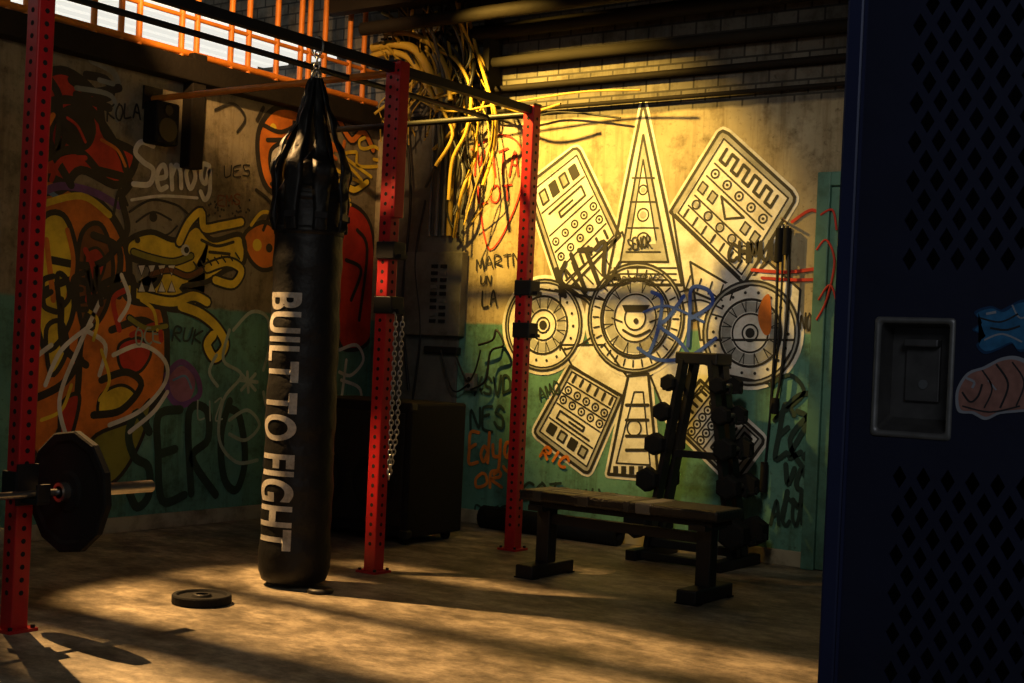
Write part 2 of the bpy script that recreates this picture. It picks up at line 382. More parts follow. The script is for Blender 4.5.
# ---------------------------------------------------------------- bench (along X)
b=MB(); by=5.97; x0,x1=-3.92,-2.98
b.box((-3.435,by,0.425),(1.15,0.29,0.055),BENCHW,ch=0.014)
b.box((-3.435,by,0.385),(1.06,0.22,0.035),DWOOD)
for x in (x0,x1):
    b.box((x,by,0.215),(0.08,0.08,0.33),BLK,ch=0.006)
    b.box((x,by,0.035),(0.11,0.40,0.07),BLK,ch=0.01)
    b.box((x,by,0.36),(0.09,0.24,0.03),BLK)
    for s in(-1,1): b.box((x,by+s*0.17,0.003),(0.12,0.06,0.006),RUB)
b.beam((x0,by,0.30),(x1,by,0.30),0.04,0.05,BLK)
rz=lambda a:Matrix.Rotation(a,3,'Z')
for x,w,m_,an in((-3.90,0.06,TAPE2,0.1),(-3.62,0.09,TAPE2,-0.15),(-3.27,0.09,TAPE,0.08),(-3.36,0.04,TAPE2,-0.1)):
    b.box((x,by,0.426),(w,0.292,0.058),m_,rz(an*0.3),ch=0.008)
b.box((-3.75,by-0.04,0.4535),(0.22,0.05,0.002),TAPE,rz(0.05)); b.box((-3.5,by+0.06,0.4535),(0.16,0.03,0.002),TAPE,rz(-0.1))
b.obj('weight_bench')

# ---------------------------------------------------------------- dumbbell rack
b=MB(); D=Vector((-3.60,7.06,0)); TOPZ=1.17
def db(bb,c,r,L=0.15,m=RUB):
    c=Vector(c); y=Vector((0,1,0))
    bb.cyl(c-y*L*0.3,c+y*L*0.3,0.014,STEEL,10)
    for s in(-1,1):
        p=c+y*s*L*0.5; q=c+y*s*(L*0.5+r*0.95)
        bb.cyl(p,q,r,m,6,smooth=False); bb.cyl(q,q+y*s*0.008,r,m,6,r1=r*0.8,smooth=False)
for s in(-1,1):
    for yo in (-0.07,0.07):
        b.beam(D+Vector((s*0.09,yo,TOPZ)),D+Vector((s*0.27,yo,0.06)),0.03,0.08,BLK,up=Vector((0,1,0)))
    b.box(D+Vector((s*0.27,-0.02,0.03)),(0.07,0.52,0.06),BLK,ch=0.006)
b.box(D+Vector((0,0,TOPZ+0.01)),(0.27,0.2,0.07),BLK,ch=0.008)
b.box(D+Vector((0,-0.05,0.09)),(0.60,0.05,0.05),BLK,ch=0.005); b.box(D+Vector((0,0,0.62)),(0.3,0.04,0.04),BLK)
b.box(D+Vector((0,-0.2,0.03)),(0.60,0.05,0.04),BLK,ch=0.004)
lv=[(1.02,0.050),(0.85,0.057),(0.66,0.066),(0.45,0.072),(0.19,0.088)]
for s in(-1,1):
    for z,r in lv:
        lx=0.09+(TOPZ-z)/(TOPZ-0.06)*0.18
        for yo in(-0.07,0.07):
            b.box(D+Vector((s*(lx+0.03+r*0.5),yo,z-0.028)),(r*1.9,0.02,0.012),BLK)
            b.box(D+Vector((s*(lx+0.03+r*1.4),yo,z-0.01)),(0.012,0.02,0.04),BLK)
b.obj('dumbbell_rack')
b=MB()
for s in(-1,1):
    for z,r in lv:
        lx=0.09+(TOPZ-z)/(TOPZ-0.06)*0.18
        db(b,D+Vector((s*(lx+0.02+r*0.45),-0.01,z+0.012)),r,0.17)
b.obj('dumbbell_set')

# ---------------------------------------------------------------- black speaker cabinet and rolled mat
b=MB(); c=Vector((-5.46,6.40,0)); W,Dp,H=0.90,0.54,0.84
b.box(c+Vector((0,0,0.05+(H-0.05)/2)),(W,Dp,H-0.05),RUB,ch=0.015)
b.box(c+Vector((0,-Dp/2-0.004,0.45)),(W-0.08,0.012,0.66),BLK,ch=0.004)
for x in (-0.2,0.2):
    b.revolve(c+Vector((x,-Dp/2-0.011,0.36)),(0,-1,0),[(0,0.17),(0.008,0.165),(0.004,0.15),(-0.01,0.03)],RUB,28)
for sx in(-1,1):
    for z in (0.07,H-0.02): 
        b.box(c+Vector((sx*(W/2-0.02),-Dp/2+0.02,z)),(0.06,0.06,0.05),BLK,ch=0.01)
    for s2 in(-1,1):
        q=c+Vector((sx*(W/2-0.07),s2*(Dp/2-0.07),0.03)); b.cyl(q-Vector((0.015,0,0)),q+Vector((0.015,0,0)),0.03,RUB,14); b.box(q+Vector((0,0,0.025)),(0.05,0.05,0.02),BLK)
b.obj('speaker_cabinet')
b=MB(); p0=onY(462,540,7.22); p1=onY(616,545,7.22); RM=0.075
rows=[]
N=60
for x in (p0.x+0.15,p1.x):
    rows.append([Vector((x,7.24+math.cos(k/N*8*math.pi)*(RM*(0.35+0.65*k/N)),RM+math.sin(k/N*8*math.pi)*(RM*(0.35+0.65*k/N)))) for k in range(N+1)])
b.grid(rows,RUB,False,True); b.obj('rolled_exercise_mat')
bpy.data.objects['rolled_exercise_mat'].modifiers.new('s','SOLIDIFY').thickness=-0.008

# ---------------------------------------------------------------- electrical board, conduits, cables
a0=onY(398,230,YB).x; a1=onY(464,230,YB).x
b=MB()
b.box(((a0+a1)/2,YB-0.012,1.75),(a1-a0,0.02,1.9),GREY,ch=0.004)
q0=onY(424,262,7.30); q1=onY(453,326,7.30)
b.box(((q0.x+q1.x)/2-0.06,YB-0.05,(q0.z+q1.z)/2),(q1.x-q0.x+0.22,0.07,q0.z-q1.z+0.14),GREY,ch=0.006)
for i in range(9):
    for s in(-1,1):
        b.box(((q0.x+q1.x)/2+s*0.04,YB-0.09,q1.z+0.03+i*(q0.z-q1.z-0.06)/8),(0.05,0.012,0.024),HOLE if (i+s)%4 else TAPE)
q3=onY(438,350,7.30); b.box((q3.x,YB-0.04,q3.z),(0.30,0.05,0.05),BLK,ch=0.01)
b.obj('breaker_panel')
b=MB()
for px,r in((430,0.014),(437,0.018),(444,0.014),(450,0.02),(457,0.012)):
    x=onY(px,200,7.33).x; b.cyl((x,YB-0.05,1.95),(x,YB-0.05,3.55),r,GREY if px!=450 else YEL_C,10)
for z,r,off in((2.93,0.022,0.06),(3.10,0.035,0.10),(3.3,0.05,0.14),(2.78,0.014,0.05)):
    b.cyl((-6.3,YB-off,z),(0.2,YB-off,z),r,CEIL if z>3 else DWOOD,12)
b.cyl((-6.2,YB-0.5,3.32),(0.2,YB-0.5,3.32),0.045,DWOOD,14)
for x in (-5.4,-2.6): b.box((x,YB-0.08,3.08),(0.05,0.15,0.7),CEIL)
b.obj('conduit_pipes')
b=MB()
random.seed(3)
def clampz(P): return [Vector((p.x,p.y,min(p.z,3.54))) for p in P]
for i in range(44):
    x=random.uniform(378,472); y0=random.uniform(-4,50); yb=random.uniform(95,240) if x>428 else random.uniform(80,150)
    pts=[onY(x,y0,7.28-random.random()*0.3)]
    n=5
    for k in range(1,n+1):
        pts.append(onY(x+random.uniform(-9,9)+(6 if x>430 else 0)*k/n+ (random.uniform(5,22)*math.sin(k/n*3.1)),y0+(yb-y0)*k/n,7.3-random.random()*0.22))
    b.tube(clampz(pts),random.choice((0.005,0.008,0.012)),random.choice((YEL_C,YEL_C,BLK,GREY)),6,6)
for pts,r in(([(372,48),(392,44),(412,48),(424,62),(432,78),(440,95)],0.030),([(372,56),(390,52),(408,58),(420,74),(428,88)],0.022),([(376,66),(396,62),(414,72),(430,92),(436,112)],0.016),([(384,34),(410,34),(432,46),(446,70),(450,100)],0.018),([(420,20),(430,45),(455,60),(470,90),(466,130),(452,160),(448,200)],0.012),([(380,70),(400,90),(430,98),(470,92),(520,112),(560,104)],0.009),([(395,80),(440,110),(500,104),(580,92),(640,90)],0.007)):
    b.tube([onY(x,y,7.12) for x,y in pts],r,YEL_C,10,8)
for pts,r in(([(455,20),(462,80),(458,130),(468,180),(462,215)],0.012),([(440,100),(455,150),(446,210),(462,240)],0.008),([(470,60),(480,110),(520,118),(560,112),(620,118)],0.007),([(478,345),(492,340),(496,330),(503,345),(490,352),(485,380),(470,390)],0.008),([(455,355),(466,380),(474,372),(480,350)],0.006),([(440,350),(452,390),(468,384)],0.006),([(425,200),(415,260),(420,330),(412,400)],0.008),([(405,120),(410,200),(402,300),(408,390)],0.01)):
    b.tube([onY(x,y,7.3) for x,y in pts],r,BLK,8,8)
b.obj('cable_bundle')
b=MB(); q=onY(470,382,7.34); b.box((q.x,YB-0.036,q.z),(0.08,0.05,0.12),TAPE,ch=0.006); b.cyl((q.x,YB-0.06,q.z+.02),(q.x,YB-0.064,q.z+.02),0.015,HOLE); b.cyl((q.x,YB-0.06,q.z-.025),(q.x,YB-0.064,q.z-.025),0.015,HOLE)
b.obj('electrical_outlet')

b=MB(); p=Vector((RX+0.10,PY[2]-0.03,1.32))
b.chain(p,p+Vector((0,0,-0.83)),STEEL,0.032,0.0035,0.010); b.chain(p+Vector((0.035,0.01,0)),p+Vector((0.03,0.01,-0.60)),STEEL,0.032,0.0035,0.010)
b.chain(p+Vector((0.03,0.01,-0.60)),p+Vector((0.0,0,-0.83)),STEEL,0.032,0.0035,0.010)
b.chain(p,p+Vector((-0.045,0.01,0.06)),STEEL,0.032,0.0035,0.010)
b.obj('hanging_chain')
b=MB(); h=onY(783,222,7.33); b.cyl((h.x,YB-0.002,h.z),(h.x,YB-0.09,h.z+0.02),0.008,STEEL,8)
def W(pts,Y): return [onY(x,y,Y) for x,y in pts]
b.tube(W([(779,226),(777,270),(775,330),(772,380),(770,412)],7.34),0.009,BLK)
b.tube(W([(787,226),(788,280),(785,330),(779,385),(772,412)],7.335),0.009,BLK)
b.tube(W([(783,224),(781,290),(777,350),(771,400),(767,440),(764,470)],7.35),0.007,BLK)
for x,y0,y1 in((779,228,262),(787,228,255),(764,462,492),(775,398,414)):
    b.cyl(onY(x,y0,7.335),onY(x-1.5,y1,7.335),0.022,RUB,12)
b.obj('jump_rope')

# ---------------------------------------------------------------- paint strokes
class Paint:
    def __init__(s,wall): s.w=wall; s.b=MB(); s.k=0
    def px(s,x,y):
        if s.w=='B': p=onY(x,y,YB); return Vector((p.x,p.z))
        p=onX(x,y,XL); return Vector((p.y,p.z))
    def P(s,q,layer):
        off=0.002+0.0009*layer+s.k*0.00003
        if s.w=='B': return Vector((q.x,YB-off,q.y))
        return Vector((XL+off,q.x,q.y))
    def nx(s): s.k=(s.k+1)%24
    def ribbon(s,Q,w,m,layer,caps=True):
        s.nx()
        n=len(Q); L=[];Rr=[]
        for i in range(n):
            d=Q[min(i+1,n-1)]-Q[max(i-1,0)]
            if d.length<1e-6: d=Vector((1,0))
            d.normalize(); nn=Vector((-d.y,d.x))*w/2
            L.append(Q[i]+nn);Rr.append(Q[i]-nn)
        s.b.grid([[s.P(q,layer) for q in L],[s.P(q,layer) for q in Rr]],m,False,False)
        if caps:
            for e in(Q[0],Q[-1]): s.disc(e,w/2,m,layer,8)
    def disc(s,c,r,m,layer,seg=20):
        s.nx()
        s.b.face([s.P(c+Vector((math.cos(2*math.pi*k/seg),math.sin(2*math.pi*k/seg)))*r,layer) for k in range(seg)],m)
    def st(s,pts,w,m,layer=3,smooth=True,close=False):
        Q=[s.px(*p) for p in pts]
        if close: Q.append(Q[0])
        if smooth: Q=catmull(Q,6)
        else:
            for i in range(len(Q)-1): s.ribbon([Q[i],Q[i+1]],w,m,layer)
            return
        s.ribbon(Q,w,m,layer)
    def ost(s,pts,w,m,o,layer=3,ow=0.03):
        s.st(pts,w+ow,o,layer); s.st(pts,w,m,layer+1)
    def fill(s,pts,m,layer=1,o=None,ow=0.03,smooth=True):
        s.nx()
        Q=[s.px(*p) for p in pts]
        if smooth:
            Q2=catmull([Q[-1]]+Q+[Q[0],Q[1]],6)[6:-6]; Q=Q2
        bm=bmesh.new(); vs=[bm.verts.new(s.P(q,layer)) for q in Q]
        f=bm.faces.new(vs); r=bmesh.ops.triangulate(bm,faces=[f],ngon_method='EAR_CLIP')
        for t in bm.faces: s.b.face([v.co.copy() for v in t.verts],m)
        bm.free()
        if o: s.ribbon(Q+[Q[0]],ow,o,layer+1)
    def ring(s,c,r,w,m,layer=3,seg=40,ex=1.0):
        c=s.px(*c); s.ribbon([c+Vector((math.cos(2*math.pi*k/seg)*r*ex,math.sin(2*math.pi*k/seg)*r)) for k in range(seg+1)],w,m,layer,False)
    def cdisc(s,c,r,m,layer=1): s.disc(s.px(*c),r,m,layer,36)
LET={'A':[[(0,0),(.5,1),(1,0)],[(.2,.4),(.85,.4)]],'B':[[(0,0),(0,1),(.7,.95),(.7,.6),(.1,.5),(.9,.4),(.8,.05),(0,0)]],'C':[[(1,.85),(.5,1),(.05,.6),(.1,.15),(.6,0),(1,.15)]],
'D':[[(0,0),(.05,1),(.8,.8),(.9,.3),(0,0)]],'E':[[(1,1),(.1,.95),(0,.5),(.05,.05),(1,0)],[(0,.5),(.7,.55)]],'G':[[(1,.85),(.5,1),(.05,.6),(.1,.1),(.7,0),(.95,.45),(.5,.45)]],
'H':[[(0,0),(.05,1)],[(.9,0),(1,1)],[(0,.5),(1,.55)]],'I':[[(.5,0),(.5,1)]],'K':[[(0,0),(.05,1)],[(1,1),(.1,.5),(1,0)]],'L':[[(.05,1),(0,0),(.9,.05)]],
'M':[[(0,0),(.1,1),(.5,.3),(.9,1),(1,0)]],'N':[[(0,0),(.05,1),(.9,0),(1,1)]],'O':[[(.5,1),(.05,.7),(.1,.15),(.6,0),(1,.4),(.85,.9),(.5,1)]],'P':[[(0,-.1),(.05,1),(.8,.95),(.9,.6),(.1,.45)]],
'R':[[(0,0),(.05,1),(.8,.95),(.8,.6),(.1,.5),(1,0)]],'S':[[(.95,.85),(.5,1),(.1,.8),(.3,.55),(.85,.4),(.8,.1),(.3,0),(0,.15)]],'T':[[(0,1),(1,1)],[(.5,1),(.5,0)]],
'U':[[(0,1),(.1,.1),(.6,0),(.9,.3),(1,1)]],'V':[[(0,1),(.5,0),(1,1)]],'Y':[[(0,1),(.5,.5),(1,1)],[(.5,.5),(.3,-.2)]],'Z':[[(0,1),(1,1),(0,0),(1,0)]],'X':[[(0,0),(1,1)],[(0,1),(1,0)]],
'e':[[(.1,.4),(.85,.45),(.75,.75),(.3,.75),(.05,.4),(.3,.02),(.9,.1)]],'n':[[(.05,.75),(.1,0)],[(.1,.5),(.5,.78),(.85,.6),(.9,0)]],'o':[[(.5,.75),(.08,.45),(.4,0),(.88,.3),(.7,.7),(.5,.75)]],'g':[[(.85,.7),(.3,.75),(.1,.35),(.5,.1),(.85,.6),(.85,-.2),(.4,-.4),(.05,-.2)]],'d':[[(.85,.3),(.4,.6),(.05,.3),(.4,0),(.85,.3)],[(.9,1.1),(.85,0)]],'a':[[(.85,.6),(.3,.7),(.05,.3),(.4,0),(.85,.6),(.95,0)]],'y':[[(.05,.7),(.2,.2),(.8,.3)],[(.9,.7),(.8,-.2),(.3,-.45)]]}
def tag(p,text,a,bq,h,m,w,layer=5,jit=0.06,slant=0.1):
    a=Vector(a);bq=Vector(bq);d=bq-a;n=len(text);adv=d/n;up=Vector((d.y,-d.x)).normalized()*h
    for i,ch in enumerate(text):
        if ch not in LET: continue
        for stq in LET[ch]:
            pts=[]
            for (x,y) in stq:
                q=a+adv*(i+0.08+x*0.78+slant*y)+up*(y+random.uniform(-jit,jit)); pts.append((q.x,q.y))
            p.st(pts,w,m,layer)
def pm(n,c,v=0.25,g=0.25): return mat('spray_'+n,c,0.65,0,v,5,grime=g)
K=pm('black',(0.020,0.018,0.016)); WH=pm('white',(0.72,0.70,0.62)); YE=pm('yellow',(0.85,0.60,0.04)); OR=pm('orange',(0.72,0.19,0.02),0.5); RD=pm('red',(0.52,0.03,0.015),0.5)
BL=pm('blue',(0.02,0.07,0.42),0.2,0); DG=pm('dark_green',(0.018,0.045,0.032)); OL=pm('olive',(0.25,0.24,0.03)); GY=pm('grey',(0.22,0.24,0.22)); PK=pm('mauve',(0.30,0.12,0.20)); BRN=pm('brown',(0.18,0.06,0.015)); LW=pm('mural_white',(0.80,0.80,0.76),0.12,0.35); PT=pm('pale_teal',(0.34,0.43,0.37)); LG=pm('mural_grey',(0.40,0.41,0.39),0.2,0.4); KM=pm('mural_line',(0.020,0.019,0.017),0.3,0.1)
PU=pm('purple',(0.16,0.06,0.24)); BL2=pm('pale_blue',(0.12,0.24,0.42))

# ----- mural on back wall
p=Paint('B')
O1,O2,O3=0.020,0.011,0.015
def panel(A,B,C,Dd,style):
    A,B,C,Dd=[Vector(q) for q in(A,B,C,Dd)]
    def m_(s,t):
        q=(A*(1-s)+B*s)*(1-t)+(Dd*(1-s)+C*s)*t; return (q.x,q.y)
    out=[m_(0,0.06),m_(.02,.02),m_(.08,0),m_(.92,0),m_(.98,.02),m_(1,0.06),m_(1,1),m_(0,1)]
    p.st(out,0.055,LW,0,False,True)
    p.fill(out,LW,1,smooth=False)
    p.st(out,O1,KM,3,False,True)
    # grey shaded border band
    for a,c_ in (((0.035,0.04),(0.035,0.97)),((0.965,0.04),(0.965,0.97)),((0.04,0.035),(0.96,0.035))):
        p.st([m_(*a),m_(*c_)],0.028,LG,2,False)
    p.st([m_(.07,.07),m_(.93,.07),m_(.93,.95),m_(.07,.95)],O2,KM,3,False,True)
    if style==0:
        n=5; pts=[]
        for i in range(n):
            x=0.15+i*0.15
            pts+=[(x,0.13),(x,0.26),(x+0.075,0.26),(x+0.075,0.13)]
        p.st([m_(*q) for q in pts],0.020,KM,3,False)
        p.st([m_(.12,.32),m_(.88,.32)],O2,KM,3,False)
        for i in range(5):
            p.ring(m_(.18+i*.16,.395),0.026,O2,KM,3,16)
            p.cdisc(m_(.18+i*.16,.395),0.009,KM,3)
        p.st([m_(.12,.47),m_(.88,.47)],O2,KM,3,False)
        p.st([m_(.35,.52),m_(.5,.66),m_(.65,.52)],O3,KM,3,False,True)
        for k in (0.15,0.28,0.72,0.85): p.fill([m_(k-.035,.54),m_(k+.035,.54),m_(k+.035,.64),m_(k-.035,.64)],LG,2,smooth=False); p.st([m_(k-.035,.54),m_(k+.035,.54),m_(k+.035,.64),m_(k-.035,.64)],O2,KM,3,False,True)
        for i in range(5): p.ring(m_(.18+i*.16,.76),0.026,O2,KM,3,16); p.cdisc(m_(.18+i*.16,.76),0.016,LG,3)
        p.st([m_(.12,.70),m_(.88,.70)],O2,KM,3,False); p.st([m_(.12,.82),m_(.88,.82)],O2,KM,3,False)
        for i in range(7): p.st([m_(.14+i*.12,.85),m_(.14+i*.12,.93)],O3,KM,3,False)
    else:
        for i in range(4):
            qd=[m_(.16+i*.19,.13),m_(.27+i*.19,.13),m_(.27+i*.19,.24),m_(.16+i*.19,.24)]
            p.fill(qd,KM if i%2 else LG,2,smooth=False); p.st(qd,O3,KM,3,False,True)
        p.st([m_(.1,.29),m_(.9,.29)],O2,KM,3,False)
        p.st([m_(.2,.34),m_(.8,.34),m_(.8,.44),m_(.35,.44),m_(.35,.39),m_(.6,.39)],O3,KM,3,False)
        p.st([m_(.1,.5),m_(.9,.5)],O2,KM,3,False)
        for r_ in(.58,.72):
            for i in range(5): 
                p.ring(m_(.16+i*.17,r_),0.024,O2,KM,3,16); p.cdisc(m_(.16+i*.17,r_),0.009,KM,3)
        p.st([m_(.1,.65),m_(.9,.65)],O2,KM,3,False)
        p.st([m_(.1,.8),m_(.9,.8)],O2,KM,3,False)
        for i in range(6): p.st([m_(.14+i*.14,.84),m_(.14+i*.14,.92)],0.02,KM,3,False)
def petal(pts): p.fill(pts,LW,0,smooth=False); p.st(pts,O3,KM,2,False,True)
petal([(555,290),(622,232),(632,268),(604,300)]); petal([(672,212),(684,288),(712,300),(748,286)])
petal([(690,262),(738,290),(768,262),(800,290),(796,340),(700,340)]); petal([(560,292),(520,286),(510,330),(560,350)])
petal([(572,366),(560,345),(604,345),(628,378),(622,398)]); petal([(650,376),(672,350),(715,368),(700,392),(668,420)])
petal([(712,372),(770,384),(792,350),(740,330)])
panel((722,128),(797,197),(744,284),(670,212),0)
panel((526,186),(577,146),(620,236),(562,296),1)
panel((588,475),(533,433),(570,366),(622,396),1)
panel((765,440),(733,484),(668,420),(700,380),1)
p.st([(643,102),(606,285),(682,285)],0.055,LW,0,False,True)
p.fill([(643,102),(606,285),(682,285)],LW,1,smooth=False); p.st([(643,102),(606,285),(682,285)],O1,KM,3,False,True)
p.fill([(643,135),(620,262),(668,262)],LG,2,smooth=False); p.fill([(643,160),(630,244),(656,244)],LW,3,smooth=False)
p.st([(643,135),(620,262),(668,262)],O3,KM,3,False,True)
p.st([(643,160),(630,240)],O2,KM,4,False); p.st([(643,160),(656,240)],O2,KM,4,False)
for y,r in((190,0.03),(215,0.04),(240,0.045)): p.ring((643,y),r,O2,KM,4,18); p.cdisc((643,y),r*0.6,LG,4)
for y in(178,202,228,252): p.st([(632-(y-178)*0.08,y),(654+(y-178)*0.08,y)],O2,KM,4,False)
for y in(268,274,280): p.st([(614,y),(676,y)],O2,KM,4,False)
p.st([(628,376),(648,374),(658,478),(608,474)],0.055,LW,0,False,True)
p.fill([(628,376),(648,374),(658,478),(608,474)],LW,1,smooth=False); p.st([(628,376),(648,374),(658,478),(608,474)],O1,KM,3,False,True)
p.st([(634,392),(643,392),(650,465),(616,463)],O2,KM,3,False,True)
for y in(405,420,436,450): p.st([(626,y),(648,y)],O1,KM,4,False)
p.ring((634,428),0.05,O2,KM,4,18)
for x in (615,623,631,640,648): p.fill([(x-2,466),(x+3,466),(x+3,474),(x-2,474)],KM,4,smooth=False)
for a in (-8,4,16): p.st([(680,300+a),(700,296+a),(722,306+a*0.7)],O2,KM,3)
p.st([(563,290),(585,300),(592,310)],O3,KM,3); p.st([(563,350),(580,345),(594,335)],O3,KM,3)
for k in range(5): p.st([(690+k*11,276+k*3),(686+k*11,288+k*3)],O2,KM,3,False)
for k in range(4): p.st([(574+k*10,284-k*9),(584+k*9,292-k*8)],O2,KM,3,False)
for c,rs in (((635,318),(0.345,0.325,0.25,0.235,0.15,0.075)),((543,325),(0.30,0.28,0.19,0.10,0.05)),((750,333),(0.31,0.285,0.20,0.115,0.05))):
    p.cdisc(c,rs[0]+0.03,LW,2)
    p.ring(c,(rs[2]+rs[3])/2 if c[0]!=635 else 0.19,0.06,LG,4)
    p.ring(c,(rs[0]+rs[1])/2,0.022,LG,4)
    for i,r in enumerate(rs): p.ring(c,r,O3 if i in(0,2) else O2,KM,5)
    c0=p.px(*c)
    nk=28 if c[0]==635 else 18
    for k in range(nk):
        t=2*math.pi*k/nk; n=Vector((math.cos(t),math.sin(t)))
        r0=(rs[1]+rs[2])/2
        if c[0]==635: p.ribbon([c0+n*(r0-0.02),c0+n*(r0+0.02)],O2,KM,5)
        else: p.disc(c0+n*r0,0.010,KM,5,8)
    nk=12
    for k in range(nk):
        t=2*math.pi*(k+.5)/nk; n=Vector((math.cos(t),math.sin(t))); tn=Vector((-n.y,n.x))
        r1=rs[3]-0.005 if c[0]==635 else rs[2]-0.01; r2_=rs[4]+0.01 if c[0]==635 else rs[3]+0.01
        p.ribbon([c0+n*r1-tn*0.014,c0+n*r2_],0.007,KM,5,False); p.ribbon([c0+n*r1+tn*0.014,c0+n*r2_],0.007,KM,5,False)
p.cdisc((750,333),0.03,KM,6); p.cdisc((543,325),0.03,KM,6)
p.fill([(622,305),(650,305),(646,312),(625,312)],KM,6,smooth=False); p.st([(623,330),(636,336),(650,330)],O3,KM,6); p.cdisc((636,321),0.018,KM,6)
p.st([(612,318),(622,322)],O2,KM,6); p.st([(650,322),(661,318)],O2,KM,6)
p.fill([(762,300),(770,296),(771,330),(764,334),(758,318)],OR,7)
# tags
p.st([(652,292),(662,300),(658,330),(650,352)],0.024,BL,8); p.st([(684,296),(668,318),(660,326),(678,340),(690,356)],0.024,BL,8)
p.st([(688,346),(690,312),(692,288),(708,290),(712,304),(692,318)],0.024,BL,8)
p.st([(638,348),(660,360),(690,356),(716,338)],0.022,BL,8); p.st([(644,312),(668,306),(704,322)],0.016,BL,8)
tag(p,'KITZ',(566,300),(618,272),34,K,0.032,8,0.12,0.3); p.st([(560,284),(600,289),(620,262)],0.02,K,8); p.st([(566,270),(590,300)],0.02,K,8)
tag(p,'CHMUL',(728,262),(782,258),18,K,0.022,8,0.08)
tag(p,'SENOR',(628,250),(652,247),11,K,0.009,8,0.08); tag(p,'CARDOTRAGE',(612,284),(664,280),6,K,0.007,8,0.05)
tag(p,'MATA',(474,176),(520,176),26,RD,0.014,8,0.08); tag(p,'LOT',(478,204),(514,200),16,RD,0.012,8,0.08); p.st([(472,150),(500,135),(522,150),(518,200),(490,250),(478,190)],0.012,RD,8)
tag(p,'MARTN',(476,270),(522,264),11,K,0.010,8,0.1); tag(p,'LA',(482,306),(498,305),16,K,0.014,8,0.1); tag(p,'UN',(480,284),(492,284),8,K,0.01,8)
p.st([(752,270),(790,272),(832,266)],0.02,RD,8); p.st([(762,278),(800,280),(834,278)],0.018,RD,8)
p.st([(792,222),(812,210),(824,222),(828,245)],0.018,RD,8)
tag(p,'Edyg',(468,462),(514,462),28,OR,0.024,8,0.1); tag(p,'OR',(474,488),(504,486),14,OR,0.022,8,0.1); tag(p,'RIC',(540,455),(566,468),10,OR,0.02,8,0.1)
tag(p,'XSVD',(474,395),(512,393),18,DG,0.018,8,0.12); tag(p,'NES',(470,430),(506,428),22,DG,0.02,8,0.15)
tag(p,'EZSO',(774,455),(830,462),45,DG,0.032,8,0.2,0.2); tag(p,'YSOC',(780,505),(826,508),34,DG,0.032,8,0.2,0.2); p.st([(775,420),(800,395),(822,400),(790,440),(812,480),(822,500)],0.032,DG,8)
tag(p,'ACUNE',(770,522),(822,524),22,DG,0.022,8,0.15); p.st([(770,385),(790,375),(804,392),(786,410)],0.025,DG,8)
tag(p,'NOZ',(800,330),(818,330),16,K,0.012,8,0.1)
tag(p,'GOT',(520,500),(560,503),18,DG,0.018,8,0.12); tag(p,'VIX',(575,505),(606,508),16,DG,0.016,8,0.12); tag(p,'DKE',(474,520),(512,518),14,DG,0.014,8,0.12); tag(p,'AMO',(540,400),(562,392),12,DG,0.012,8,0.1)
p.b.obj('aztec_wall_mural')
b=MB()
for pts in ([(816,250),(826,240),(834,262),(826,300),(816,320)],[(818,300),(830,285),(838,310)],[(820,215),(832,210),(836,230)]):
    b.tube([onY(x,y,YB-0.0605) for x,y in pts],0.007,RD,6,6)
b.obj('door_graffiti')
# ----- left wall graffiti
q=Paint('L')
q.fill([(30,95),(60,70),(95,95),(105,135),(135,155),(118,185),(80,170),(60,190),(30,180)],RD,1,K,0.05)
q.fill([(60,110),(85,105),(95,130),(85,150),(62,140)],K,3)
for s_ in ([(38,120),(60,100),(90,110),(118,150),(125,170)],[(40,160),(75,150),(100,175)],[(70,80),(90,92),(118,88)],[(75,95),(108,108)],[(95,170),(128,180),(120,195)],[(45,75),(58,100),(48,140),(70,185)],[(85,75),(105,80),(110,95),(95,100)]):
    q.st(s_,0.05,K,4)
q.st([(75,88),(110,96),(116,120)],0.03,GY,5); q.st([(98,80),(112,84)],0.03,GY,5); q.st([(50,180),(60,160),(84,158)],0.03,RD,6); q.st([(44,130),(52,115)],0.03,OR,6)
q.st([(36,195),(60,186),(92,192),(118,206)],0.045,PU,3); q.st([(90,60),(112,72),(118,88)],0.04,GY,3); q.st([(100,140),(116,150),(124,166)],0.02,OR,6); q.st([(66,118),(76,126),(84,142)],0.018,RD,6)
q.fill([(30,200),(75,190),(110,215),(128,262),(118,330),(85,400),(30,450)],OR,1,K,0.05)
q.fill([(38,225),(62,215),(75,255),(70,320),(45,350),(34,300)],YE,3,K,0.035)
q.fill([(80,235),(100,225),(112,265),(104,310),(84,330),(76,290)],BRN,3,K,0.03)
q.fill([(45,330),(60,322),(66,350),(50,375)],YE,3,K,0.03)
q.fill([(95,300),(130,285),(160,305),(166,350),(160,395),(128,425),(95,440),(78,475),(50,490),(55,440),(75,400),(80,340)],OR,2,K,0.045)
q.fill([(90,440),(130,420),(150,400),(140,440),(115,480),(80,490)],OL,3,K,0.025)
q.fill([(100,395),(120,385),(134,395),(118,412),(98,415)],YE,4,K,0.02)
q.fill([(60,405),(78,395),(72,430),(60,450)],RD,4,K,0.025)
q.fill([(118,345),(138,338),(150,352),(138,372),(120,368)],RD,3,K,0.02)
q.fill([(84,255),(96,248),(104,262),(96,284),(86,280)],RD,4,K,0.018)
for s_ in ([(92,235),(118,250),(112,290),(80,300)],[(45,290),(75,280),(118,296)],[(60,300),(62,345),(85,365)],[(110,330),(140,320),(158,330)],[(100,380),(125,372),(140,385),(120,410),(92,415)],[(30,400),(60,385),(80,360)],[(50,260),(95,265),(122,240)],[(120,200),(126,230),(112,250)],[(90,290),(128,275),(132,300)]):
    q.st(s_,0.045,K,5)
